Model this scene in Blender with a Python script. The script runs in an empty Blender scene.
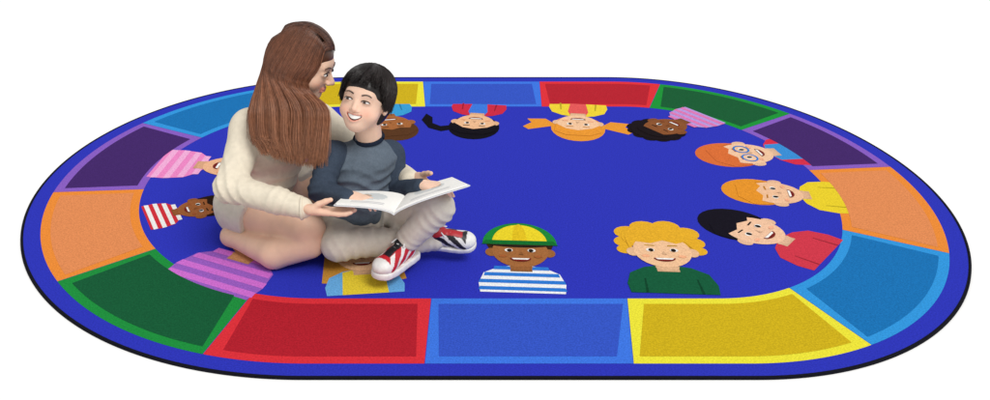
import bpy, math, random
import numpy as np
rng=np.random.default_rng(7); random.seed(7)
sc=bpy.context.scene
sc.view_settings.view_transform='Standard'
try: sc.view_settings.look='None'
except Exception: pass
# ---------------------------------------------------------------- survey
CX,CY,CZ=-.293,-3.243,1.568
PT=math.radians(26.75); CP,SP=math.cos(PT),math.sin(PT)
def RP(u,v):                       # measured mark -> metres on the rug plane
    return np.array([(u-419)*1.756/(v+291)-.293, 1915/(v+291)-4.033])
def W(u,v,Y):                      # measured mark at a known depth -> world metres
    a=(u-419)/974; b=(v-200)/974
    t=(Y-CY)/(CP-b*SP)
    return np.array([CX+a*t, Y, CZ+t*(-SP-b*CP)])
def V(*a): return np.array(a,float)
def nrm(a): a=np.array(a,float); return a/np.linalg.norm(a)
def hexc(h,k=.86):
    h=h.lstrip('#'); c=[int(h[i:i+2],16)/255 for i in (0,2,4)]
    return np.array([(x/12.92 if x<=.04045 else ((x+.055)/1.055)**2.4)*k for x in c])
# ---------------------------------------------------------------- materials
def pmat(name,color=None,rough=.8,var=.1,vscale=40,bumps=((60,.3,.002),),sss=0,sheen=0,spec=.3,contrast_lo=.35,contrast_hi=.65):
    m=bpy.data.materials.new(name); m.use_nodes=True
    N=m.node_tree.nodes; L=m.node_tree.links; B=N['Principled BSDF']
    tc=N.new('ShaderNodeTexCoord')
    if color is None:
        src=N.new('ShaderNodeAttribute'); src.attribute_name='tint'; out=src.outputs['Color']
    else:
        src=N.new('ShaderNodeRGB'); src.outputs[0].default_value=(*color,1); out=src.outputs[0]
    n=N.new('ShaderNodeTexNoise'); n.inputs['Scale'].default_value=vscale; n.inputs['Detail'].default_value=4
    L.new(tc.outputs['Object'],n.inputs['Vector'])
    mr=N.new('ShaderNodeMapRange'); mr.inputs['From Min'].default_value=contrast_lo; mr.inputs['From Max'].default_value=contrast_hi
    mr.inputs['To Min'].default_value=1-var; mr.inputs['To Max'].default_value=1+var
    L.new(n.outputs['Fac'],mr.inputs['Value'])
    vm=N.new('ShaderNodeVectorMath'); vm.operation='SCALE'
    L.new(out,vm.inputs[0]); L.new(mr.outputs[0],vm.inputs['Scale'])
    L.new(vm.outputs[0],B.inputs['Base Color'])
    B.inputs['Roughness'].default_value=rough
    B.inputs['Specular IOR Level'].default_value=spec
    if sss:
        B.inputs['Subsurface Weight'].default_value=sss
        B.inputs['Subsurface Radius'].default_value=(.012,.005,.003)
        B.inputs['Subsurface Scale'].default_value=.6
    if sheen: B.inputs['Sheen Weight'].default_value=sheen
    prev=None
    for s,st,d in bumps:
        t=N.new('ShaderNodeTexNoise'); t.inputs['Scale'].default_value=s; t.inputs['Detail'].default_value=3
        L.new(tc.outputs['Object'],t.inputs['Vector'])
        b=N.new('ShaderNodeBump'); b.inputs['Strength'].default_value=st; b.inputs['Distance'].default_value=d
        L.new(t.outputs['Fac'],b.inputs['Height'])
        if prev: L.new(prev.outputs[0],b.inputs['Normal'])
        prev=b
    if prev: L.new(prev.outputs[0],B.inputs['Normal'])
    return m
M_rug=pmat('rug_pile',None,.95,.15,210,((260,.4,.002),(60,.25,.002)),sheen=.0,spec=.05)
M_bind=pmat('binding_yarn',hexc('12121c'),.9,.2,200,((300,.5,.002),),spec=.1)
M_floor=pmat('white_floor',(.93,.93,.93),.9,.01,3,(),spec=0)
M_skin=pmat('skin',None,.58,.06,18,((350,.15,.0006),),sss=.10,spec=.25)
M_knit=pmat('knit',None,.95,.05,60,((16,.3,.005),(420,.3,.0012)),sheen=.0,spec=.05)
M_twill=pmat('twill',None,.9,.05,50,((24,.4,.006),(500,.25,.001)),spec=.08)
M_hair=pmat('hair_fibre',None,.38,.12,90,(),spec=.45)
M_shoe=pmat('shoe_leather',None,.45,.06,80,((200,.2,.001),),spec=.4)
M_paper=pmat('paper',None,.6,.02,20,(),spec=.3)
M_eye=pmat('eye_gloss',None,.15,.02,20,(),spec=.6)
# ---------------------------------------------------------------- mesh helper
def mk(name,Vs,Fs,mat,tint=None,parent=None,smooth=True,label=None):
    Vs=np.asarray(Vs,float)
    off=np.array(parent.location) if parent is not None else np.zeros(3)
    if parent is not None and parent.parent is not None: off=off+np.array(parent.parent.location)
    me=bpy.data.meshes.new(name)
    me.from_pydata((Vs-off).tolist(),[],Fs if isinstance(Fs,list) else Fs.tolist())
    if tint is not None:
        tint=np.asarray(tint,float)
        if tint.ndim==1: tint=np.tile(tint,(len(Vs),1))
        a=me.color_attributes.new('tint','FLOAT_COLOR','POINT')
        a.data.foreach_set('color',np.c_[tint,np.ones(len(tint))].astype(np.float32).ravel())
    me.materials.append(mat)
    if smooth: me.polygons.foreach_set('use_smooth',[True]*len(me.polygons))
    me.update()
    o=bpy.data.objects.new(name,me); sc.collection.objects.link(o)
    if parent is not None: o.parent=parent
    if label: o['label']=label
    return o
def empty(name,loc,label,cat):
    e=bpy.data.objects.new(name,None); e.location=loc; e.empty_display_size=.1
    sc.collection.objects.link(e); e['label']=label; e['category']=cat; return e
# ---------------------------------------------------------------- implicit surfaces
class Sdf:
    def __init__(s): s.ops=[]
    def ell(s,c,r,R=None,k=.01,sub=False):
        r=np.array([r]*3 if np.isscalar(r) else r,float)
        s.ops.append(('e',np.array(c,float),r,np.eye(3) if R is None else R,k,sub)); return s
    def cap(s,a,b,ra,rb,k=.01,sub=False):
        s.ops.append(('c',np.array(a,float),np.array(b,float),ra,rb,k,sub)); return s
    def plane(s,c,n): s.ops.append(('p',np.array(c,float),nrm(n))); return s
    def build(s,h,disp=None):
        lo=np.full(3,9e9); hi=-lo
        for o in s.ops:
            if o[0]=='e' and not o[5]:
                m=o[2].max(); lo=np.minimum(lo,o[1]-m); hi=np.maximum(hi,o[1]+m)
            if o[0]=='c' and not o[6]:
                m=max(o[3],o[4]); 
                for q in (o[1],o[2]): lo=np.minimum(lo,q-m); hi=np.maximum(hi,q+m)
        lo-=4*h; hi+=4*h
        n=np.ceil((hi-lo)/h).astype(int)+1
        ax=[lo[i]+np.arange(n[i])*h for i in range(3)]
        D=np.full(n,1.,np.float32)
        for o in s.ops:
            if o[0]=='p':
                d=((ax[0]-o[1][0])*o[2][0])[:,None,None]+((ax[1]-o[1][1])*o[2][1])[None,:,None]+((ax[2]-o[1][2])*o[2][2])[None,None,:]
                D=np.maximum(D,d.astype(np.float32)); continue
            k=o[4] if o[0]=='e' else o[5]; sub=o[5] if o[0]=='e' else o[6]
            if o[0]=='e': m=o[2].max(); l=o[1]-m; g=o[1]+m
            else: m=max(o[3],o[4]); l=np.minimum(o[1],o[2])-m; g=np.maximum(o[1],o[2])+m
            p=k+3*h
            i0=np.clip(np.floor((l-p-lo)/h).astype(int),0,n-1); i1=np.clip(np.ceil((g+p-lo)/h).astype(int)+1,1,n)
            if (i1<=i0).any(): continue
            sl=tuple(slice(i0[i],i1[i]) for i in range(3))
            X,Y,Z=np.meshgrid(*[ax[i][sl[i]] for i in range(3)],indexing='ij')
            X=X-o[1][0];Y=Y-o[1][1];Z=Z-o[1][2]
            if o[0]=='e':
                R=o[3]; q=[(R[0,j]*X+R[1,j]*Y+R[2,j]*Z) for j in range(3)]
                k0=np.sqrt(sum((q[j]/o[2][j])**2 for j in range(3)))+1e-9
                k1=np.sqrt(sum((q[j]/o[2][j]**2)**2 for j in range(3)))+1e-9
                d=k0*(k0-1)/k1
            else:
                ba=o[2]-o[1]; t=np.clip((X*ba[0]+Y*ba[1]+Z*ba[2])/max(ba@ba,1e-12),0,1)
                d=np.sqrt((X-t*ba[0])**2+(Y-t*ba[1])**2+(Z-t*ba[2])**2)-(o[3]+(o[4]-o[3])*t)
            A=D[sl]; 
            if sub:
                d=-d; hh=np.maximum(k-np.abs(A-d),0)/k; D[sl]=np.maximum(A,d)+hh*hh*k*.25
            else:
                hh=np.maximum(k-np.abs(A-d),0)/k; D[sl]=np.minimum(A,d)-hh*hh*k*.25
        if disp is not None:
            X,Y,Z=np.meshgrid(*ax,indexing='ij'); D=D+disp(X,Y,Z).astype(np.float32)
        return nets(D,lo,h)
def nets(D,lo,h):
    S=D<0; n=np.array(D.shape); P=[];C=[];Q=[]
    for ax in range(3):
        a=[slice(None)]*3;b=[slice(None)]*3; a[ax]=slice(0,-1); b[ax]=slice(1,None)
        cr=np.argwhere(S[tuple(a)]!=S[tuple(b)])
        if len(cr)==0: continue
        b1=(ax+1)%3;b2=(ax+2)%3
        ok=(cr[:,b1]>0)&(cr[:,b2]>0)&(cr[:,b1]<n[b1]-1)&(cr[:,b2]<n[b2]-1); cr=cr[ok]
        e=np.zeros(3,int); e[ax]=1
        va=D[tuple(cr.T)]; vb=D[tuple((cr+e).T)]
        pos=cr.astype(float); pos[:,ax]+=va/(va-vb)
        ids=[]
        for o1,o2 in ((0,0),(-1,0),(-1,-1),(0,-1)):
            c=cr.copy(); c[:,b1]+=o1;c[:,b2]+=o2
            i=(c[:,0]*n[1]+c[:,1])*n[2]+c[:,2]; ids.append(i); P.append(pos); C.append(i)
        q=np.stack(ids,1); fl=~S[tuple(cr.T)]; q[fl]=q[fl][:,::-1]; Q.append(q)
    P=np.concatenate(P);C=np.concatenate(C);Q=np.concatenate(Q)
    u,inv=np.unique(C,return_inverse=True); inv=inv.ravel()
    cnt=np.bincount(inv); Vv=np.stack([np.bincount(inv,P[:,i])/cnt for i in range(3)],1)
    F=np.searchsorted(u,Q)
    for _ in range(2):
        A=np.zeros_like(Vv); c=np.zeros(len(Vv))
        for i in range(4):
            j=F[:,(i+1)%4]; 
            for d in range(3): A[:,d]+=np.bincount(F[:,i],Vv[j,d],len(Vv))
            c+=np.bincount(F[:,i],minlength=len(Vv))
        Vv=Vv*.5+A/np.maximum(c,1)[:,None]*.5
    return Vv*h+lo,F
def join(*parts):
    Vs=[];Fs=[];T=[];o=0
    for p in parts:
        Vs.append(p[0]);Fs.append(np.asarray(p[1])+o);o+=len(p[0])
        if len(p)>2: T.append(np.tile(p[2],(len(p[0]),1)) if np.ndim(p[2])==1 else p[2])
    return np.concatenate(Vs),np.concatenate(Fs),(np.concatenate(T) if T else None)
def folds(seed,amp,wl,local=()):
    r=np.random.default_rng(seed); ws=[(nrm(r.normal(size=3))*2*math.pi/(wl*r.uniform(.7,1.5)),r.uniform(0,6)) for _ in range(4)]
    def f(X,Y,Z):
        w=.8*np.sin(X*23+Z*17+seed)+.8*np.sin(Y*27-Z*13)
        o=sum(amp/2.2*np.sin(X*a[0]+Y*a[1]+Z*a[2]+p+w) for a,p in ws)
        for c,ax,wl2,am,sg in local:          # creases gathered round a bend
            ax=nrm(ax); x=X-c[0];y=Y-c[1];z=Z-c[2]; s=x*ax[0]+y*ax[1]+z*ax[2]; d2=x*x+y*y+z*z
            side=nrm(np.cross(ax,V(.3,1,.2))); q=x*side[0]+y*side[1]+z*side[2]
            ph=s*2*math.pi/wl2+1.6*np.sin(q*38+seed)+.8*w
            o=o-am*(1-np.abs(np.sin(ph*.5))*1.7)*np.exp(-d2/sg**2)
        return o
    return f
def catmull(C,N):
    C=np.concatenate([2*C[:,:1]-C[:,1:2],C,2*C[:,-1:]-C[:,-2:-1]],1); K=C.shape[1]-3
    out=[]
    for t in np.linspace(0,K-1e-6,N):
        i=int(t); f=t-i; p0,p1,p2,p3=C[:,i],C[:,i+1],C[:,i+2],C[:,i+3]
        out.append(.5*(2*p1+(p2-p0)*f+(2*p0-5*p1+4*p2-p3)*f*f+(3*p1-p0-3*p2+p3)*f**3))
    return np.stack(out,1)
def tubes(P,rad,sides=3):
    S,N,_=P.shape
    T=np.gradient(P,axis=1); T/=np.linalg.norm(T,axis=2,keepdims=True)+1e-9
    ref=V(.31,.87,.12); A=np.cross(T,ref); A/=np.linalg.norm(A,axis=2,keepdims=True)+1e-9; B=np.cross(T,A)
    rad=np.broadcast_to(np.asarray(rad),(S,N))
    R=[P+rad[...,None]*(A*math.cos(x)+B*math.sin(x)) for x in np.arange(sides)*2*math.pi/sides]
    Vs=np.stack(R,2).reshape(-1,3)
    s,i,j=np.meshgrid(np.arange(S),np.arange(N-1),np.arange(sides),indexing='ij'); j2=(j+1)%sides
    f=lambda a,b: (s*N+a)*sides+b
    F=np.stack([f(i,j),f(i,j2),f(i+1,j2),f(i+1,j)],-1).reshape(-1,4)
    return Vs,F
def tube1(pts,r,sides=8,N=14):
    P=catmull(np.array(pts)[None],N); return tubes(P,r,sides)
# ================================================================= FLOOR
g=mk('floor',[(-9,-6,-.006),(9,-6,-.006),(9,14,-.006),(-9,14,-.006)],[(0,1,2,3)],M_floor,smooth=False)
g['kind']='structure'
# ================================================================= RUG
HB=1.17; LS=.6; AR=.985; AL=1.085
def inside(x,y,off):
    b=HB-off
    if abs(y)>b: return False
    if x>LS: return ((x-LS)/(AR-off))**2+(y/b)**2<1
    if x<-LS: return ((-x-LS)/(AL-off))**2+(y/b)**2<1
    return True
def cpt(a,off):
    lo,hi=0.,2.6; c,s=math.cos(a),math.sin(a)
    for _ in range(34):
        m=(lo+hi)/2
        if inside(m*c,m*s,off): lo=m
        else: hi=m
    return V(lo*c,lo*s)
def dense(a0,a1,off,n): return [cpt(a0+(a1-a0)*i/n,off) for i in range(n+1)]
rv=[];rf=[];rt=[]
def rpoly(pts,z,col):
    o=len(rv)
    for p in pts: rv.append((p[0],p[1],z)); rt.append(col)
    rf.append(tuple(range(o,o+len(pts))))
def ccw(pts):
    a=sum(pts[i][0]*pts[(i+1)%len(pts)][1]-pts[(i+1)%len(pts)][0]*pts[i][1] for i in range(len(pts)))
    return pts if a>0 else pts[::-1]
BLUE=hexc('2f37bb')
full=dense(0,2*math.pi,.006,360)[:-1]
rpoly(full,0.,BLUE)
seams=[((425,363),(434,294)),((633,363),(622,294)),((853,337),(770,281)),((947,253),(844,230)),((905,166),(831,169)),((797,112),(759,126)),
 ((662,83),(655,105)),((540,80),(543,104)),((422,80),(423,104)),((300,86),(312,107)),((160,126),(211,139)),((62,192),(151,189)),((60,281),(160,248)),((205,353),(260,290))]
cols=[('3657c8','3f78e6'),('d0b21c','eee63c'),('1b74b8','3398e0'),('e48e58','ee8e39'),('45296c','8a5fc4'),('1a5e36','1e963a'),
 ('ba2432','e2333c'),('3657c8','3f78e6'),('d0b21c','eee63c'),('1b74b8','3398e0'),('45296c','8a5fc4'),('e48e58','ee8e39'),('175c38','1f903f'),('b4212f','de323c')]
ang=[]
for so,si in seams:
    p=RP(*so);q=RP(*si); ang.append([math.atan2(p[1],p[0]),math.atan2(q[1],q[0])])
for i in range(1,14):
    for j in (0,1):
        while ang[i][j]<ang[i-1][j]: ang[i][j]+=2*math.pi
OO,OI=.062,.385
for i in range(14):
    a=ang[i]; b=ang[(i+1)%14] if i<13 else [ang[0][0]+2*math.pi,ang[0][1]+2*math.pi]
    def band(oo,oi,m):
        def sh(x,o,sgn):
            e=1e-3; t=cpt(x+e,o)-cpt(x-e,o); return x+sgn*m/(np.linalg.norm(t)/(2*e))
        return dense(sh(a[0],oo,1),sh(b[0],oo,-1),oo,26)+dense(sh(b[1],oi,-1),sh(a[1],oi,1),oi,26)
    rpoly(ccw(band(OO,OI,.0008)),.0005,hexc(cols[i][1]))
    rpoly(ccw(band(OO+.032,OI-.030,.031)),.0010,hexc(cols[i][0]))
# ---- woven children
def E(cs,ct,rs,rt_,a0=0,a1=360,n=26):
    return [(cs+rs*math.cos(math.radians(a0+(a1-a0)*i/n)),ct+rt_*math.sin(math.radians(a0+(a1-a0)*i/n))) for i in range(n+(0 if a1-a0==360 else 1))]
def kid(b,t,skin,hair,shirt,style='short',stripe=None,inner=None,extra=None,width=1.,sleeve=None):
    B=RP(*b);T=RP(*t);up=T-B;L=np.linalg.norm(up);up/=L;rt2=V(up[1],-up[0]);k=L/.45
    z=[.0005]
    def d(pts,col):
        z[0]+=.00012
        col=hexc(col) if isinstance(col,str) else col
        rpoly(ccw([tuple(B+rt2*(s*k*width)+up*(q*k)) for s,q in pts]),z[0],col)
    if style=='long': d(E(0,.27,.125,.165),hair); d([(-.125,.27),(.125,.27),(.14,.08),(.09,.07),(-.09,.07),(-.14,.08)],hair)
    elif style=='curly':
        for a in range(0,360,30): d(E(.098*math.cos(math.radians(a)),.30+.080*math.sin(math.radians(a)),.040,.040,n=14),hair)
        d(E(0,.30,.12,.10),hair)
    elif style=='pony':
        d(E(0,.29,.115,.14),hair); d([(.09,.33),(.14,.36),(.20,.33),(.245,.24),(.235,.16),(.20,.20),(.19,.27),(.15,.30),(.10,.28)],hair)
    elif style=='wavy':
        for s,q,r in ((-.105,.30,.036),(.105,.30,.036),(-.09,.36,.044),(.09,.36,.044),(-.035,.395,.046),(.035,.40,.046),(-.11,.25,.028),(.11,.25,.028)): d(E(s,q,r,r*.95,n=16),hair)
        d(E(0,.33,.115,.085),hair)
    elif style=='pigtails':
        d(E(0,.29,.115,.14),hair)
        for s in (-1,1): d([(s*.09,.27),(s*.15,.30),(s*.21,.33),(s*.235,.30),(s*.20,.25),(s*.22,.21),(s*.14,.20)],hair)
    else: d(E(0,.31,.108,.125),hair)
    d([(-.125,0),(.125,0),(.13,.05),(.115,.11),(.07,.145),(.03,.155),(-.03,.155),(-.07,.145),(-.115,.11),(-.13,.05)],sleeve or shirt)
    if sleeve: d([(-.075,0),(.075,0),(.07,.14),(.03,.155),(-.03,.155),(-.07,.14)],shirt)
    if stripe:
        for q in (.012,.052,.092,.130):
            w=.13 if q<.08 else (.115 if q<.11 else .085); d([(-w,q),(w,q),(w*.97,q+.02),(-w*.97,q+.02)],stripe)
    if inner: d([(-.035,.0),(.035,.0),(.045,.10),(.03,.155),(-.03,.155),(-.045,.10)],inner)
    if sleeve is None and not stripe:
        for s in (-1,1): d([(s*.075,0),(s*.083,0),(s*.078,.08),(s*.073,.08)],hexc(shirt)*.55)
    sk=hexc(skin)
    d([(-.033,.12),(.033,.12),(.033,.17),(-.033,.17)],sk*.75); d(E(0,.150,.036,.024,180,360),sk*.85)
    for s in (-1,1): d(E(s*.090,.235,.020,.026,n=14),sk*.9)
    d([(x,y) for x,y in E(0,.245,.088,.100,n=30)],sk)
    if style=='cap':
        d(E(0,.295,.118,.135,0,180),'1f8a3a'); d(E(0,.30,.088,.118,0,180),'f0d92c'); d(E(0,.295,.024,.128,0,180),'e6c522')
        d([(-.122,.285),(.122,.285),(.108,.312),(-.108,.312)],'157030'); d(E(0,.285,.095,.018,180,360),'2a2018')
    elif style=='curly': d(E(0,.315,.088,.05,0,180),hair)
    elif style=='long' or style=='pony' or style=='pigtails':
        d([(-.095,.25),(-.06,.29),(0,.315),(.05,.30),(.095,.25),(.10,.33),(.05,.37),(-.05,.37),(-.10,.33)],hair)
    else:
        d([(-.098,.255),(-.075,.30),(-.03,.29),(.01,.31),(.05,.29),(.078,.305),(.098,.255),(.105,.33),(.05,.38),(-.05,.38),(-.105,.33)],hair)
    for s in (-1,1):
        d([(s*.020,.272),(s*.050,.275),(s*.050,.280),(s*.020,.278)],hexc(hair)*.6 if style!='cap' else '2a1a10')
        d(E(s*.036,.248,.013,.011,n=14),'f4f2ee'); d(E(s*.034,.247,.008,.010,n=12),'241a14')
        if extra=='glasses':
            o=E(s*.038,.247,.033,.030,n=20); i2=E(s*.038,.247,.026,.023,n=20)
            for q in range(20):
                q2=(q+1)%20; d([o[q],o[q2],i2[q2],i2[q]],'2f7fd0'); z[0]-=.00012
            z[0]+=.00012
        d(E(s*.055,.210,.013,.008,n=12),sk*V(1.03,.82,.78))
    d([(-.005,.222),(.010,.219),(.003,.242)],sk*.76)
    d(E(0,.198,.033,.021,180,360),'7a2420'); d([(-.028,.1972),(.028,.1972),(.022,.189),(-.022,.189)],'fbfaf6')
kid((523,293),(518,221),'a56a3c','3a2416','f2f4f6','cap',stripe='2f7bd6')
kid((676,294),(652,220),'f3c49a','e8b02c','165c3c','wavy')
kid((829,255),(696,212),'f4c6a4','16131f','d23a4c','short')
kid((845,198),(717,189),'f2c29c','e8962c','ecd22e','short')
kid((808,150),(693,157),'f4c8a4','dc7038','3a8fd8','short',extra='glasses',sleeve='d8304a')
kid((705,115),(630,138),'8c5430','1c1418','b99be0','curly',stripe='e07ab8',width=.9)
kid((578,104),(578,143),'f6c8a0','ec9a34','f0d63a','pigtails',inner='e65a5a')
kid((480,104),(470,141),'f0bd92','120f18','cf2c46','pony',inner='3d7ae0')
kid((383,105),(400,142),'a8683a','5a3820','3aa0d8','short')
kid((158,163),(300,170),'f0b890','6a3a24','f08ac8','short',stripe='f4b0dc',width=.8)
kid((146,218),(242,200),'a06036','2a1a12','d2303c','short',stripe='f0f0ee')
kid((203,287),(318,202),'e0a070','d8a040','9a5fc4','short',stripe='d070d4',width=.9)
kid((366,294),(358,228),'f2c49a','c8903a','e8d03a','long',sleeve='6ab0e8')
rug=mk('rug',rv,rf,M_rug,np.array(rt),smooth=False)
rug['label']='large oval blue rug with coloured blocks and woven children'; rug['category']='rug'
prof=[(.008,.0006),(.004,.0022),(-.001,.0006),(-.002,-.0058)]
A=[dense(0,2*math.pi,o,360)[:-1] for o,_ in prof]; bv=[];bf=[]
for r,(o,z) in zip(A,prof): bv+= [(p[0],p[1],z) for p in r]
for j in range(len(prof)-1):
    for i in range(360): i2=(i+1)%360; bf.append((j*360+i,(j+1)*360+i,(j+1)*360+i2,j*360+i2))
mk('edge_binding',bv,bf,M_bind,parent=rug)
# ================================================================= FIGURE HELPERS
def frame(f,u):
    f=nrm(f); s=nrm(np.cross(u,f)); u=np.cross(f,s); return np.stack([s,f,u],1)
def head(H0,R,k,child,neck,smile,skin):
    S=Sdf(); T=lambda p: H0+R@(np.array(p,float)*k)
    e=lambda c,r,kk=.012,sub=False: S.ell(T(c),np.array(r)*k if not np.isscalar(r) else r*k,R,kk*k,sub)
    e((0,-.010,.032),(.075,.092,.080),.02); e((0,.022,-.025),(.063,.064,.078),.03)
    if child:
        e((0,.048,-.078),(.028,.030,.024),.03)
        for s in (-1,1): e((s*.036,.045,-.036),(.030,.032,.028),.02)
    else:
        e((0,.055,-.086),(.024,.026,.022),.03)
        for s in (-1,1): e((s*.036,.044,-.030),(.024,.028,.026),.02)
    e((0,.070,.028),(.045,.012,.012),.02)
    for s in (-1,1):
        e((s*.031,.097,.006),(.017,.014,.010),.012,True)
        e((s*.031,.074,.004),(.016,.012,.010),.006)
        e((s*.077,-.006,-.006),(.010,.017,.028),.006)
        e((s*.081,.0,-.006),(.006,.008,.014),.004,True)
    nl=.106 if not child else .098
    S.cap(T((0,.080,.008)),T((0,nl-.002,-.024)),.006*k,.010*k,.010*k)
    for s in (-1,1): e((s*.011,nl-.012,-.029),(.008,.009,.007),.005)
    ys=lambda x:.086-.010*(x/.024)**2; zc=lambda x:-.055+.010*(x/.026)**2 if smile else -.056+.003*(x/.024)**2
    hh=lambda x:(.0095*(1-(x/.029)**2)+.0015)
    if smile:
        for x in np.linspace(-.025,.025,11): e((x,ys(x),zc(x)),(.006,.006,hh(x)+.004),.006)
        for x in np.linspace(-.024,.024,13): e((x,ys(x)+.006,zc(x)),(.004,.014,hh(x)),.002,True)
    else:
        for z in (-.052,-.061): e((0,.085,z),(.020,.007,.0045),.005)
    S.cap(T((0,-.022,-.03)),neck,.046*k,.048*k,.03)
    Vh,Fh=S.build(.0026 if child else .003)
    q=(Vh-H0)@R/k
    tint=np.tile(skin,(len(q),1))
    def mixc(w,c): tint[:]=tint*(1-w[:,None])+np.array(c)*w[:,None]
    for s in (-1,1):
        mixc(.45*np.exp(-(((q[:,0]-s*.042)/.018)**2+((q[:,2]+.034)/.016)**2))*(q[:,1]>.02),skin*V(1.05,.66,.60))
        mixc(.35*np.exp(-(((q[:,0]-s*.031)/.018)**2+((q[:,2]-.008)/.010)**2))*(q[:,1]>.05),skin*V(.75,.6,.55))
    mixc(.35*np.exp(-((q[:,0]/.012)**2+((q[:,2]+.03)/.009)**2))*(q[:,1]>.07),skin*V(1,.68,.6))
    x=np.clip(q[:,0],-.029,.029); yy=ys(x); zz=zc(x); hv=hh(x) if smile else .0075+0*x
    dz=np.abs(q[:,2]-zz); lip=(np.abs(q[:,0])<.0275)&(dz<hv+.0030)&(q[:,1]>.055)
    if smile:
        mixc(lip.astype(float)*.65,skin*V(.86,.40,.40)); ins=lip&(q[:,1]<yy-.001)&(dz<hv+.001); mixc(ins.astype(float),(.10,.012,.012))
    else:
        lip=(np.abs(q[:,0])<.021)&(np.abs(q[:,2]+.0565)<.010)&(q[:,1]>.07); mixc(lip.astype(float)*.75,skin*V(.85,.34,.36))
    def sy(x,z,r=.005):
        m=(np.abs(q[:,0]-x)<r)&(np.abs(q[:,2]-z)<r)&(q[:,1]>0); return q[m,1].max() if m.any() else .08
    return (Vh,Fh,tint),T,sy,(ys,zc,hh)
def ball(c,r,R,n=14):
    th,ph=np.meshgrid(np.linspace(0,math.pi,n),np.linspace(0,2*math.pi,2*n,endpoint=False),indexing='ij')
    p=np.stack([np.sin(th)*np.cos(ph),np.sin(th)*np.sin(ph),np.cos(th)],-1).reshape(-1,3)*np.array(r)
    F=[]
    for i in range(n-1):
        for j in range(2*n): j2=(j+1)%(2*n); F.append((i*2*n+j,(i+1)*2*n+j,(i+1)*2*n+j2,i*2*n+j2))
    return p@R.T+c,np.array(F)
def eyes(par,T,R,k,sy,squint,brow):
    for s in (-1,1):
        y=sy(s*.031,.004); a=ball(T((s*.031,y-.0035,.004)),V(.0135,.007,.0075*squint)*k,R); b=ball(T((s*.031-.002,y+.0005,.004)),V(.0068,.0045,.0072*squint)*k,R)
        X=join((a[0],a[1],hexc('efe9e4')),(b[0],b[1],hexc('1c1210')))
        mk('eye',X[0],X[1],M_eye,X[2],par)
        pts=[T((s*.031+x,sy(s*.031+x,.012)+.001,.004+.0085*squint+.002-z)) for x,z in ((-.015,.005),(-.007,.0005),(.003,0),(.010,.001),(.016,.005))]
        v,f=tube1(pts,.0016*k,6); mk('eyelashes',v,f,M_hair,hexc('1a100c'),par)
        pts=[T((s*(.031+x),sy(s*(.031+x),.027)+.001,.025+z)) for x,z in ((-.016,0),(-.006,.004),(.006,.005),(.017,0))]
        v,f=tube1(pts,.0024*k*np.linspace(1,.6,14),6); mk('eyebrow',v,f,M_hair,hexc(brow),par)
def hand(w,d,n,lat,k,curl,skin,thumb=(.75,.65,.35),fore=None):
    S=Sdf(); d=nrm(d); lat=nrm(np.array(lat)-d*np.dot(lat,d)); n=nrm(np.array(n)-d*np.dot(n,d)-lat*np.dot(n,lat))
    R=np.stack([lat,d,n],1)
    if fore is not None: S.cap(fore,w,.030*k,.024*k,.01)
    S.ell(w+d*.045*k,V(.038,.052,.015)*k,R,.012)
    for i,o in enumerate((.027,.009,-.009,-.026)): S.cap(w+lat*o*.55*k+d*.01*k,w+lat*o*k+d*(.086-.004*abs(i-1))*k,.013*k,.0105*k,.010*k)
    S.ell(w+lat*.024*k+d*.03*k+n*.004*k,V(.018,.030,.015)*k,R,.01)
    for i,(o,l) in enumerate(((.027,.92),(.009,1.),(-.009,.95),(-.026,.76))):
        p=w+lat*o*k+d*(.086-.004*abs(i-1))*k; a=curl[0]+.06*i; dl=d+lat*(o*1.2)
        for sg,(ln,c2,r1,r2) in enumerate(((.040,curl[1],.0098,.0088),(.025,curl[2],.0088,.0080),(.019,0,.0080,.0068))):
            q=p+(nrm(dl)*math.cos(a)+n*math.sin(a))*ln*l*k
            S.cap(p,q,r1*k,r2*k,.0025*k); p=q; a+=c2
    tb=w+lat*.026*k+d*.026*k; td=nrm(d*thumb[0]+lat*thumb[1]+n*thumb[2]); t1=tb+td*.036*k
    td2=nrm(td+d*.45); t2=t1+td2*.027*k; t3=t2+nrm(td2+d*.2)*.018*k
    S.cap(tb,t1,.0135*k,.0105*k,.008*k).cap(t1,t2,.0105*k,.0095*k,.003*k).cap(t2,t3,.0095*k,.0075*k,.003*k)
    Vh,Fh=S.build(.0019); T=np.tile(skin,(len(Vh),1))
    return Vh,Fh,T
# ================================================================= WOMAN
SKW=hexc('f1c8ae',.86); SKB=hexc('f3ccb4',.88)
wom=empty('person',(-.80,-.38,0),'seated person in cream sweater holding one side of an open book','person')
L3=nrm((.66,.75,0)); F3=nrm((.75,-.66,0)); RT=np.stack([L3,F3,V(0,0,1)],1)
lean=nrm((.16,-.06,1)); RTl=frame(F3-lean*(F3@lean),lean)
KW=.94
H0=W(305,63,-.43); RH=frame((.90,-.22,-.34),V(.30,0,1))
shR=W(249,127,-.47); shL=W(318,120,-.28); elR=W(230,187,-.60); wrR=W(304,208,-.71)
elL=W(388,168,-.29); wrL=W(411,181,-.50); neckb=W(282,108,-.40)
hd,Tw,syw,_=head(H0,RH,KW,False,neckb,False,SKW*1.04)
B=Sdf()
hipR=V(-.865,-.41,.118); knR=V(-.650,-.575,.122); hipL=V(-.72,-.28,.10); knL=V(-.42,-.13,.085)
ankR=V(-.905,-.470,.038)
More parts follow.
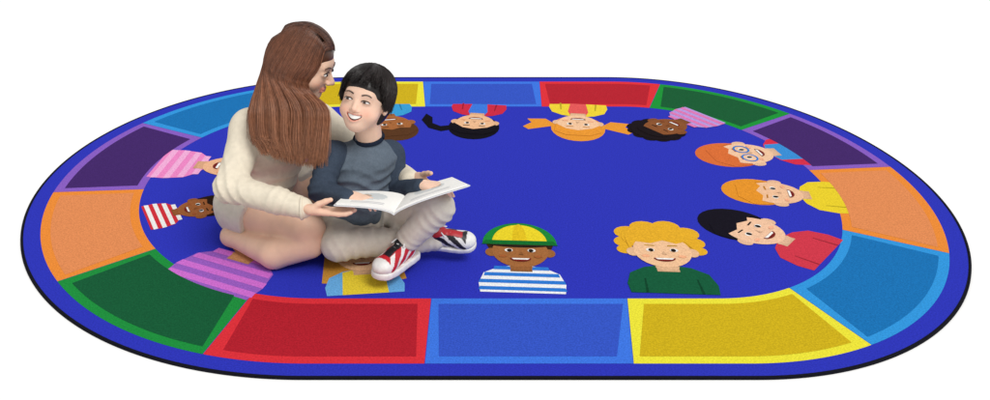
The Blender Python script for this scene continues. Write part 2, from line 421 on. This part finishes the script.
# thigh lies on top, shin folded back beneath it with a crease between them
B.cap(hipR,knR,.086,.062,.02)
B.cap(knR+V(.014,-.022,-.038),V(-.745,-.600,.050),.050,.050,.006).cap(V(-.745,-.600,.050),ankR,.050,.030,.008)
B.ell(knR+V(.022,-.012,-.010),(.046,.044,.056),None,.020)
B.cap(ankR,ankR+V(-.02,.13,-.008),.030,.024,.02).cap(ankR+V(-.02,.13,-.008),ankR+V(-.015,.19,-.014),.024,.018,.01)
B.cap(hipL,knL,.08,.062,.02).cap(knL,V(-.66,-.06,.05),.055,.04,.02)
a=V(-.66,-.06,.05); B.cap(a,a+V(-.03,.13,-.010),.034,.024,.02)
B.ell((hipR+hipL)/2+V(0,0,.01),V(.12,.09,.08),RT,.03).cap((hipR+hipL)/2,neckb-V(0,0,.05),.085,.07,.03)
B.cap(shR,shL,.035,.035,.02).cap(neckb-V(0,0,.05),neckb,.055,.042,.03)
B.cap(shR,elR,.036,.034,.01).cap(elR,wrR,.034,.024,.01).cap(shL,elL,.038,.034,.01).cap(elL,wrL,.034,.024,.01)
bd=B.build(.0045)
hR=hand(wrR,V(1,-.10,-.10),V(0,.15,1),V(0,-1,.30),.90,(.0,.18,.25),SKW*1.04,(.75,.25,.75),elR*.3+wrR*.7)
hL=hand(wrL,V(.55,-.8,.0),V(.4,.3,.8),V(.3,.3,.5),.9,(.4,.4,.3),SKW,(.8,.5,.4),elL*.3+wrL*.7)
bt=np.tile(SKW,(len(bd[0]),1)); kw=np.exp(-(((bd[0]-(knR+V(.05,-.04,-.01)))/.032)**2).sum(1))[:,None]*.18; bt=bt*(1-kw)+SKW*V(1.03,.82,.76)*kw
X=join((bd[0],bd[1],bt),hd,hR,hL)
wb=mk('body',X[0],X[1],M_skin,X[2],wom)
eyes(wom,Tw,RH,KW,syw,.8,'4a2e20')
CR=hexc('eee3ce',.86)
S=Sdf()
S.ell(W(258,203,-.38),V(.138,.108,.085),RT,.04).ell(W(262,176,-.395),V(.118,.100,.10),RTl,.05).ell(W(271,148,-.40),V(.128,.106,.11),RTl,.05)
S.ell(W(278,124,-.39),V(.126,.082,.07),RTl,.04).cap(shR,shL,.050,.050,.05)
S.cap(shR,elR,.053,.046,.03).cap(elR,elR*.35+wrR*.65,.046,.039,.02).cap(elR*.35+wrR*.65,wrR-V(.005,0,0),.039,.032,.015)
S.cap(shL,elL,.054,.045,.03).cap(elL,wrL,.045,.034,.02)
S.cap(neckb-V(0,0,.035),neckb+V(.004,0,-.005),.068,.054,.02)
sv,sf=S.build(.004,folds(3,.0012,.12,[(elR,wrR-elR+V(0,0,.25),.034,.0060,.075),(wrR+(elR-wrR)*.3,wrR-elR,.026,.004,.05),(shR+V(.04,0,-.06),V(.5,0,.6),.045,.005,.07),
  (W(255,204,-.46),V(.15,.0,1),.040,.006,.10),(W(290,195,-.48),V(.3,.0,1),.045,.007,.10),(elL,wrL-elL,.03,.005,.08)]))
mk('sweater',sv,sf,M_knit,CR,wom)
v,f=tube1([wrR+V(-.006,0,.0)+ .0315*(V(0,1,0)*math.cos(a)+V(0,0,1)*math.sin(a)) for a in np.linspace(0,2*math.pi,9)],.0050,8,30)
mk('cuff',v,f,M_knit,CR*.97,wom)
S=Sdf()
hem=hipR*.70+knR*.30
S.ell((hipR+hipL)/2+V(0,0,-.005),V(.150,.122,.098),RT,.04).cap(hipR,hipR*.62+knR*.38,.099,.095,.03).cap(hipL,hipL*.6+knL*.4,.10,.095,.03)
S.plane(hem,nrm(knR-hipR+V(0,0,-.05)))
S.plane(V(0,0,.002),V(0,0,-1))
sv,sf=S.build(.0045,folds(9,.0012,.08,[(hipR+V(.05,-.05,.05),V(1,-.4,.3),.03,.005,.09)])); mk('shorts',sv,sf,M_twill,hexc('ddd6c8'),wom)
rc=hexc('4f2f20'); mc=hexc('82513a'); ec=hexc('b27a5a')
def grad(t): 
    t=np.clip(t,0,1)[:,None]; return np.where(t<.45,rc+(mc-rc)*t/.45,mc+(ec-mc)*(t-.45)/.55)
S=Sdf(); eh=lambda c,r,k=.02,sub=False:S.ell(Tw(c),V(*r)*KW,RH,k,sub)
eh((0,-.014,.036),(.080,.097,.082)); eh((0,-.045,-.03),(.074,.060,.085),.02)
eh((0,.100,-.045),(.076,.078,.088),.01,True)
S.cap(Tw((-.048,-.03,-.05)),W(282,112,-.505),.030,.028,.02).cap(W(280,108,-.505),W(288,146,-.550),.030,.014,.02)
S.cap(W(268,102,-.49),W(272,142,-.545),.028,.014,.02).cap(W(302,102,-.50),W(306,146,-.550),.026,.012,.02)
S.cap(Tw((0,-.07,-.03)),W(266,112,-.44),.050,.030,.02)
hv,hf=S.build(.0045); tz=(Tw((0,0,.1))[2]-hv[:,2])/.42
hm=(hv,hf,grad(tz)*.7)
n=10500; C=[]
for i in range(n):
    ph=random.uniform(42,250) if i<n*.82 else random.uniform(250,322)
    r=math.radians(ph); cf,cs=math.cos(r),-math.sin(r); j=random.uniform(0,1); lay=.006*j
    fr=(.094 if cf>0 else .075)*cf-.012*(cf<0)+random.uniform(-.012,.006)
    sg=1 if cs>0 else -1
    def ellz(x,y): return .036+.089*math.sqrt(max(.06,1-(x/.087)**2-((y+.014)/.104)**2))
    p0=(sg*.002,fr,ellz(0,fr)+lay*.5)
    y1=fr*.55+.45*(-.018+.080*cf); x1=sg*.045; p1=(x1,y1,ellz(x1,y1)+lay*.6)
    p2=(cs*(.089+lay),-.018+(.104+lay)*cf,.030); p3=(cs*(.092+lay),-.026+(.096+lay)*cf,-.045)
    P=[Tw(p0),Tw(p1),Tw(p2),Tw(p3)]
    ju=random.gauss(0,2.6); jy=random.uniform(-.020,.020)
    if ph<178:
        q=(178-ph)/136; lock=1.8*math.sin(q*34)+1.0*math.sin(q*71+1)
        P.append(W(251+76*q+ju*.4,108,-.548+.007*math.sin(q*40)+jy*.8)); P.append(W(253+73*q+ju*.7+lock*.4,136,-.574+.005*math.sin(q*40)+jy*.7)); P.append(W(262+60*q+ju+lock,162-14*(1-q)**2+lock*1.3+random.uniform(-13,5),-.580+jy*.7))
    elif ph<250:
        q=(ph-178)/72
        P.append(W(252+8*q+ju*.4,108,-.53+.14*q+jy*.5)); P.append(W(252+10*q+ju*.5,126,-.55+.16*q+jy*.5)); P.append(W(256+10*q+ju,140+random.uniform(-8,6),-.565+.18*q+jy*.5))
    else:
        P.append(Tw((.098,-.03+.08*cf,-.10))); P.append(W(302+ju,112,-.30+jy)); P.append(W(304+ju,124,-.27+jy))
    C.append(P)
C=np.array(C); P=catmull(C,20); tt=np.linspace(0,1,20); S_=len(P)
P+=np.sin(tt*7+rng.uniform(0,6,(S_,1)))[...,None]*rng.normal(0,.0010,(S_,1,3))*tt[None,:,None]
rad=.00110*(1-.7*tt**3)[None]*rng.uniform(.7,1.2,(S_,1))
tv,tf=tubes(P,rad); br=np.repeat(rng.uniform(.72,1.32,S_),20*3)
tt3=np.tile(np.repeat(tt,3),S_)+np.repeat(rng.normal(0,.10,S_),60)
X=join(hm,(tv,tf,grad(tt3)*br[:,None])); mk('hair',X[0],X[1],M_hair,X[2],wom,label='long straight brown hair with lighter tips')
# ================================================================= BOY
boy=empty('person',(-.49,-.46,0),'smiling seated child in navy shirt, khaki trousers and red sneakers','person')
kb=.86
Hb=W(365,101,-.53); RB=frame((-.27,-.87,.30),V(.24,.30,.95)); nb=W(369,139,-.480)
hd,Tb,syb,mo=head(Hb,RB,kb,True,nb,True,SKB)
sR=W(331,156,-.53); sL=W(390,155,-.43); eR=W(321,190,-.60); wR=W(347,198,-.68); eL=W(397,191,-.47); wL=W(421,187,-.62)
pel=W(358,214,-.45)
B=Sdf(); B.cap(pel,nb-V(0,0,.11),.075,.055,.03).cap(nb-V(0,0,.10),nb,.042,.034,.02).cap(sR,sL,.024,.024,.01)
B.cap(sR,eR,.026,.024,.01).cap(eR,wR,.024,.017,.01).cap(sL,eL,.026,.024,.01).cap(eL,wL,.024,.017,.01)
kR=V(-.545,-.61,.088); kL=W(438,208,-.63); hR_=V(-.545,-.46,.09); hL_=V(-.425,-.42,.10); aR=V(-.245,-.555,.075); aL=V(-.325,-.625,.115)
B.cap(hR_,kR,.05,.038,.02).cap(kR,aR,.035,.024,.01).cap(hL_,kL,.05,.038,.02).cap(kL,aL,.035,.024,.01)
bd=B.build(.005)
h1=hand(wR+V(0,0,.008),V(1,-.25,-.12),V(0,0,-1),V(.1,1,0),.62,(.15,.35,.35),SKB,(.8,.4,.25),eR*.3+wR*.7)
h2=hand(wL+V(0,0,.010),V(.95,-.30,.02),V(0,-.15,-1),V(0,-1,.1),.66,(.12,.40,.40),SKB,(.85,.4,.25),eL*.3+wL*.7)
X=join((bd[0],bd[1],SKB),hd,h1,h2); mk('body',X[0],X[1],M_skin,X[2],boy)
eyes(boy,Tb,RB,kb,syb,.5,'15100e')
ys,zc,hh=mo
xs=np.linspace(-.0235,.0235,15); tvv=[];tf_=[]
for x in xs:
    for s in (0,.5,1): tvv.append(Tb((x,ys(x)-.0015+.0012*math.sin(s*3.1),zc(x)+hh(x)*(.98-1.35*s))))
for i in range(14):
    for j in range(2): a=i*3+j; tf_.append((a,a+1,a+4,a+3))
mk('teeth',tvv,tf_,M_eye,hexc('fbf8f2',.95),boy)
NV=hexc('66727f'); DK=hexc('414c5c')
RBt=np.stack([nrm((.9,.38,0)),nrm((.38,-.9,0)),V(0,0,1)],1)
S=Sdf(); S.ell(W(358,207,-.465),V(.112,.095,.07),RBt,.04).ell(W(358,185,-.475),V(.106,.092,.09),RBt,.04).ell(W(360,166,-.48),V(.105,.080,.074),RBt,.04)
S.cap(sR,sL,.040,.040,.035).cap(nb-V(0,0,.06),nb-V(0,0,.010),.068,.044,.03)
sv,sf=S.build(.0035,folds(5,.0012,.09,[(W(350,195,-.56),V(.3,0,1),.038,.006,.09),(W(380,185,-.5),V(-.4,0,1),.034,.005,.08),(W(340,165,-.56),V(.8,0,-.6),.034,.004,.05)])) 
fl=np.random.default_rng(1).uniform(.9,1.1,len(sv))[:,None]
mk('shirt',sv,sf,M_knit,NV*fl,boy)
S=Sdf(); ir=(sL-sR)
S.cap(sR+ir*.10+V(0,0,.004),sR,.042,.044,.02).cap(sR,eR,.044,.037,.02).cap(eR,wR,.037,.026,.015)
S.cap(sL-ir*.10+V(0,0,.004),sL,.042,.044,.02).cap(sL,eL,.044,.037,.02).cap(eL,wL,.037,.026,.015)
sv,sf=S.build(.0035,folds(6,.001,.07,[(eR,sR-eR,.024,.005,.06),(eL,sL-eL,.024,.005,.06)])); fl=np.random.default_rng(1).uniform(.88,1.12,len(sv))[:,None]
mk('sleeves',sv,sf,M_knit,DK*fl,boy)
na=nrm(Tb((0,-.022,-.03))-nb); ncl=nb+na*.006; Rn=frame(V(.2,-.9,-.1),na+V(.05,-.25,0))
v,f=tube1([ncl+Rn@V(.043*math.cos(a),.043*math.sin(a),0) for a in np.linspace(0,2*math.pi,13)],.0072,8,40); mk('collar',v,f,M_knit,hexc('232b3b'),boy)
PC=hexc('dcd5c7')
S=Sdf(); S.ell(pel-V(0,0,.01),V(.125,.11,.075),RBt,.04)
S.cap(hR_,kR,.068,.054,.03).cap(kR,aR,.052,.038,.010).cap(hL_,kL,.068,.052,.02).cap(kL,aL,.052,.040,.006)
S.plane(V(0,0,.002),V(0,0,-1))
sv,sf=S.build(.0038,folds(11,.0012,.10,[(kL+V(0,0,-.03),aL-kL,.03,.005,.06),(aL,aL-kL,.022,.004,.04),(kR+V(.05,0,0),V(1,0,.3),.034,.005,.07),(V(-.42,-.52,.12),V(1,.2,-.4),.036,.006,.07),(aR,aR-kR,.024,.004,.045)])); mk('trousers',sv,sf,M_twill,PC,boy)
def shoe(heel,toe,up,k,main,second,base):
    f=nrm(toe-heel); R=frame(f,up); c=(heel+toe)/2; T=lambda p:c+R@(np.array(p,float)*k)
    S=Sdf(); e=lambda p,r,kk=.012,sub=False:S.ell(T(p),V(*r)*k,R,kk,sub)
    e((0,.052,.018),(.039,.048,.030)); e((.0,-.055,.028),(.033,.036,.038)); e((0,0,.026),(.034,.062,.036)); e((0,-.045,.055),(.031,.034,.030))
    S.plane(T((0,0,0)),-R[:,2]); 
    v,fc=S.build(.0026); q=(v-c)@R/k; t=np.tile(main,(len(v),1))
    t[q[:,1]>.066]=second
    ax_=np.abs(q[:,0]); 
    sw=(ax_>.016)&(np.abs((q[:,1]*.9+q[:,2]*1.1+.012)%.040-.02)<.008); t[sw]=second
    t[(ax_<.014)&(q[:,1]>-.03)&(q[:,1]<.05)]=base
    t[(q[:,2]>.062)]=base
    e1=mk('shoe',v,fc,M_shoe,t,boy)
    S=Sdf()
    for y0,r in ((.060,.040),(.03,.041),(0,.037),(-.03,.036),(-.060,.036)): S.cap(T((0,y0,-.006)),T((0,y0-.02,-.006)),r*k,r*k,.01)
    S.plane(T((0,0,.006)),R[:,2]); S.plane(T((0,0,-.016)),-R[:,2])
    v,fc=S.build(.0026); q=(v-c)@R/k; t=np.tile(hexc('f0efec'),(len(v),1))
    bt=(q[:,2]<-.013); pt=((q[:,1]*1.0+np.abs(q[:,0])*.8)%.030<.013)|(np.hypot(q[:,0],(q[:,1]-.05))<.018); t[bt&pt]=main
    mk('sole',v,fc,M_shoe,t,e1)
    parts=[]
    for y0 in (-.018,0,.018,.034):
        z=.063-.25*(y0+.018) if y0>-.018 else .064
        pts=[T((-.020,y0,z-.008)),T((0,y0+.005,z+.001)),T((.020,y0,z-.008))]; parts.append(tube1(pts,.0028*k,6,8))
    pts=[T((-.024,-.012,.062)),T((-.014,-.026,.074)),T((0,-.018,.068)),T((.014,-.026,.074)),T((.024,-.012,.062))]; parts.append(tube1(pts,.0026*k,6,14))
    X=join(*parts); mk('laces',X[0],X[1],M_twill,hexc('f4f4f2'),e1)
shoe(V(-.318,-.600,.050),V(-.415,-.735,.055),V(-.28,-.42,.85),.95,hexc('c9202c'),hexc('f0eeea'),hexc('1a1a1e'))
shoe(V(-.250,-.545,.064),V(-.140,-.565,.066),V(.05,-.42,.90),.84,hexc('1e1d22'),hexc('ecebe8'),hexc('b8202a'))
HB0=hexc('191211')
S=Sdf(); eb=lambda c,r,k=.015,sub=False:S.ell(Tb(c),V(*r)*kb,RB,k,sub)
eb((0,-.014,.036),(.082,.098,.084)); eb((0,-.05,-.02),(.076,.055,.075),.03)
eb((0,.105,-.045),(.072,.087,.092),.008,True)
hv,hf=S.build(.004); parts=[(hv,hf,HB0)]
n=4500; C=[]
for i in range(n):
    ph=random.uniform(-180,180); r=math.radians(ph); cf,cs=math.cos(r),math.sin(r); a=abs(ph)
    jag=6*math.sin(ph*.23)+4*math.sin(ph*.51+1)
    mx=68+jag+random.uniform(-3,3) if a<46 else (68+(a-46)/22*46 if a<68 else 114+(a-68)/111*20)
    mx+=random.uniform(-8,2); st=random.uniform(0,.35)*mx if random.random()<.5 else 0; lay=random.uniform(.0,.011)
    P=[]
    for q in (0,.25,.5,.75,1):
        th=math.radians(st+(mx-st)*q); rr=1+.02*math.sin(q*3)
        tw=.25*(1-q); c2=math.cos(r+tw); s2=math.sin(r+tw); sn_=max(math.sin(th),.90 if (th>math.pi/2) else 0)
        P.append(Tb((( .084+lay)*s2*sn_*rr,-.014-.012*(1-q)+(.100+lay)*c2*sn_*rr,.036+(.086+lay)*math.cos(th)*(1.25 if th>math.pi/2 else 1))))
    P[-1]=P[-1]+rng.normal(0,.003,3); C.append(P)
P=catmull(np.array(C),12); S_=len(P); tt=np.linspace(0,1,12)
tv,tf=tubes(P,.00125*(1-.6*tt**3)[None]*rng.uniform(.7,1.2,(S_,1))); br=np.repeat(rng.uniform(.6,2.4,S_),36)
X=join(*parts,(tv,tf,HB0*br[:,None])); mk('hair',X[0],X[1],M_hair,X[2],boy,label='short black hair with a fringe')
# ================================================================= BOOK
book=empty('book',tuple(W(398,206,-.66)),'open white picture book held across the lap','book')
sn=W(394,212,-.755); sfar=W(405,196,-.60); ln=W(336,203,-.755); lf=W(349,191,-.60); rn=W(467,184,-.735); rf_=W(452,177,-.585)
def leaf(n0,n1,f0,f1,arch,th,z,ext=0,cols=None,nx=22,ny=14):
    G=[]
    for i in range(nx+1):
        u=i/nx*(1+ext)
        for j in range(ny+1):
            v=-ext*.5+(1+ext)*j/ny
            p=(n0*(1-u)+n1*u)*(1-v)+(f0*(1-u)+f1*u)*v; p=p+V(0,0,arch*math.sin(min(u,1)**.6*math.pi)+z); G.append(p)
    m=len(G); Vv=np.array(G+[p-V(0,0,th) for p in G]); F=[];w=ny+1
    for i in range(nx):
        for j in range(ny):
            a=i*w+j; F.append((a,a+w,a+w+1,a+1)); F.append((m+a,m+a+1,m+a+w+1,m+a+w))
    for i in range(nx):
        a=i*w; F.append((a,m+a,m+a+w,a+w)); a=i*w+ny; F.append((a,a+w,m+a+w,m+a))
    for j in range(ny):
        a=j; F.append((a,a+1,m+a+1,m+a)); a=nx*w+j; F.append((a,m+a,m+a+1,a+1))
    return Vv,np.array(F)
for (a,b,c,d_) in ((sn,ln,sfar,lf),(sn,rn,sfar,rf_)):
    v,f=leaf(a,b,c,d_,.010,.006,.0,0,nx=40,ny=26); T=np.tile(hexc('fbfaf6',.95),(len(v),1))
    m=41*27; u=np.repeat(np.arange(41),27)/40; w_=np.tile(np.arange(27),41)/26
    t=T[:m]; blob=(((u-.5)/.26)**2+((w_-.6)/.22)**2<1); t[blob]=hexc('dfe4e5'); blob=(((u-.62)/.10)**2+((w_-.62)/.12)**2<1); t[blob]=hexc('d0b8a4')
    ln_=(w_<.28)&(w_>.12)&((np.arange(m)%27)%2==0)&(u>.2)&(u<.8); t[ln_]=hexc('cfcfd2'); T[:m]=t
    mk('page',v,f,M_paper,T,book,smooth=False)
    v,f=leaf(a,b,c,d_,.010,.003,-.007,.04); mk('cover',v,f,M_paper,hexc('eef0f2'),book,smooth=False)
# ================================================================= LIGHT
w=bpy.data.worlds.new('World'); sc.world=w; w.use_nodes=True
bg=w.node_tree.nodes['Background']; bg.inputs[0].default_value=(1,1,1,1); bg.inputs[1].default_value=.62
def sun(d,s,ang,c=(1,1,1)):
    l=bpy.data.lights.new('studio_light','SUN'); l.energy=s; l.angle=math.radians(ang); l.color=c
    o=bpy.data.objects.new('studio_light',l); sc.collection.objects.link(o)
    import mathutils
    o.rotation_euler=mathutils.Vector(d).to_track_quat('Z','Y').to_euler(); o.location=(0,0,4)
sun((.38,-.50,.85),2.15,28,(1,.985,.96))
cam=bpy.data.cameras.new('camera'); co=bpy.data.objects.new('camera',cam); sc.collection.objects.link(co)
co.location=(CX,CY,CZ); co.rotation_euler=(math.pi/2-PT,0,0)
cam.sensor_fit='HORIZONTAL'; cam.sensor_width=36; cam.lens=974/990*36; cam.shift_x=(495-419)/990; cam.clip_end=100; cam.clip_start=.05
sc.camera=co
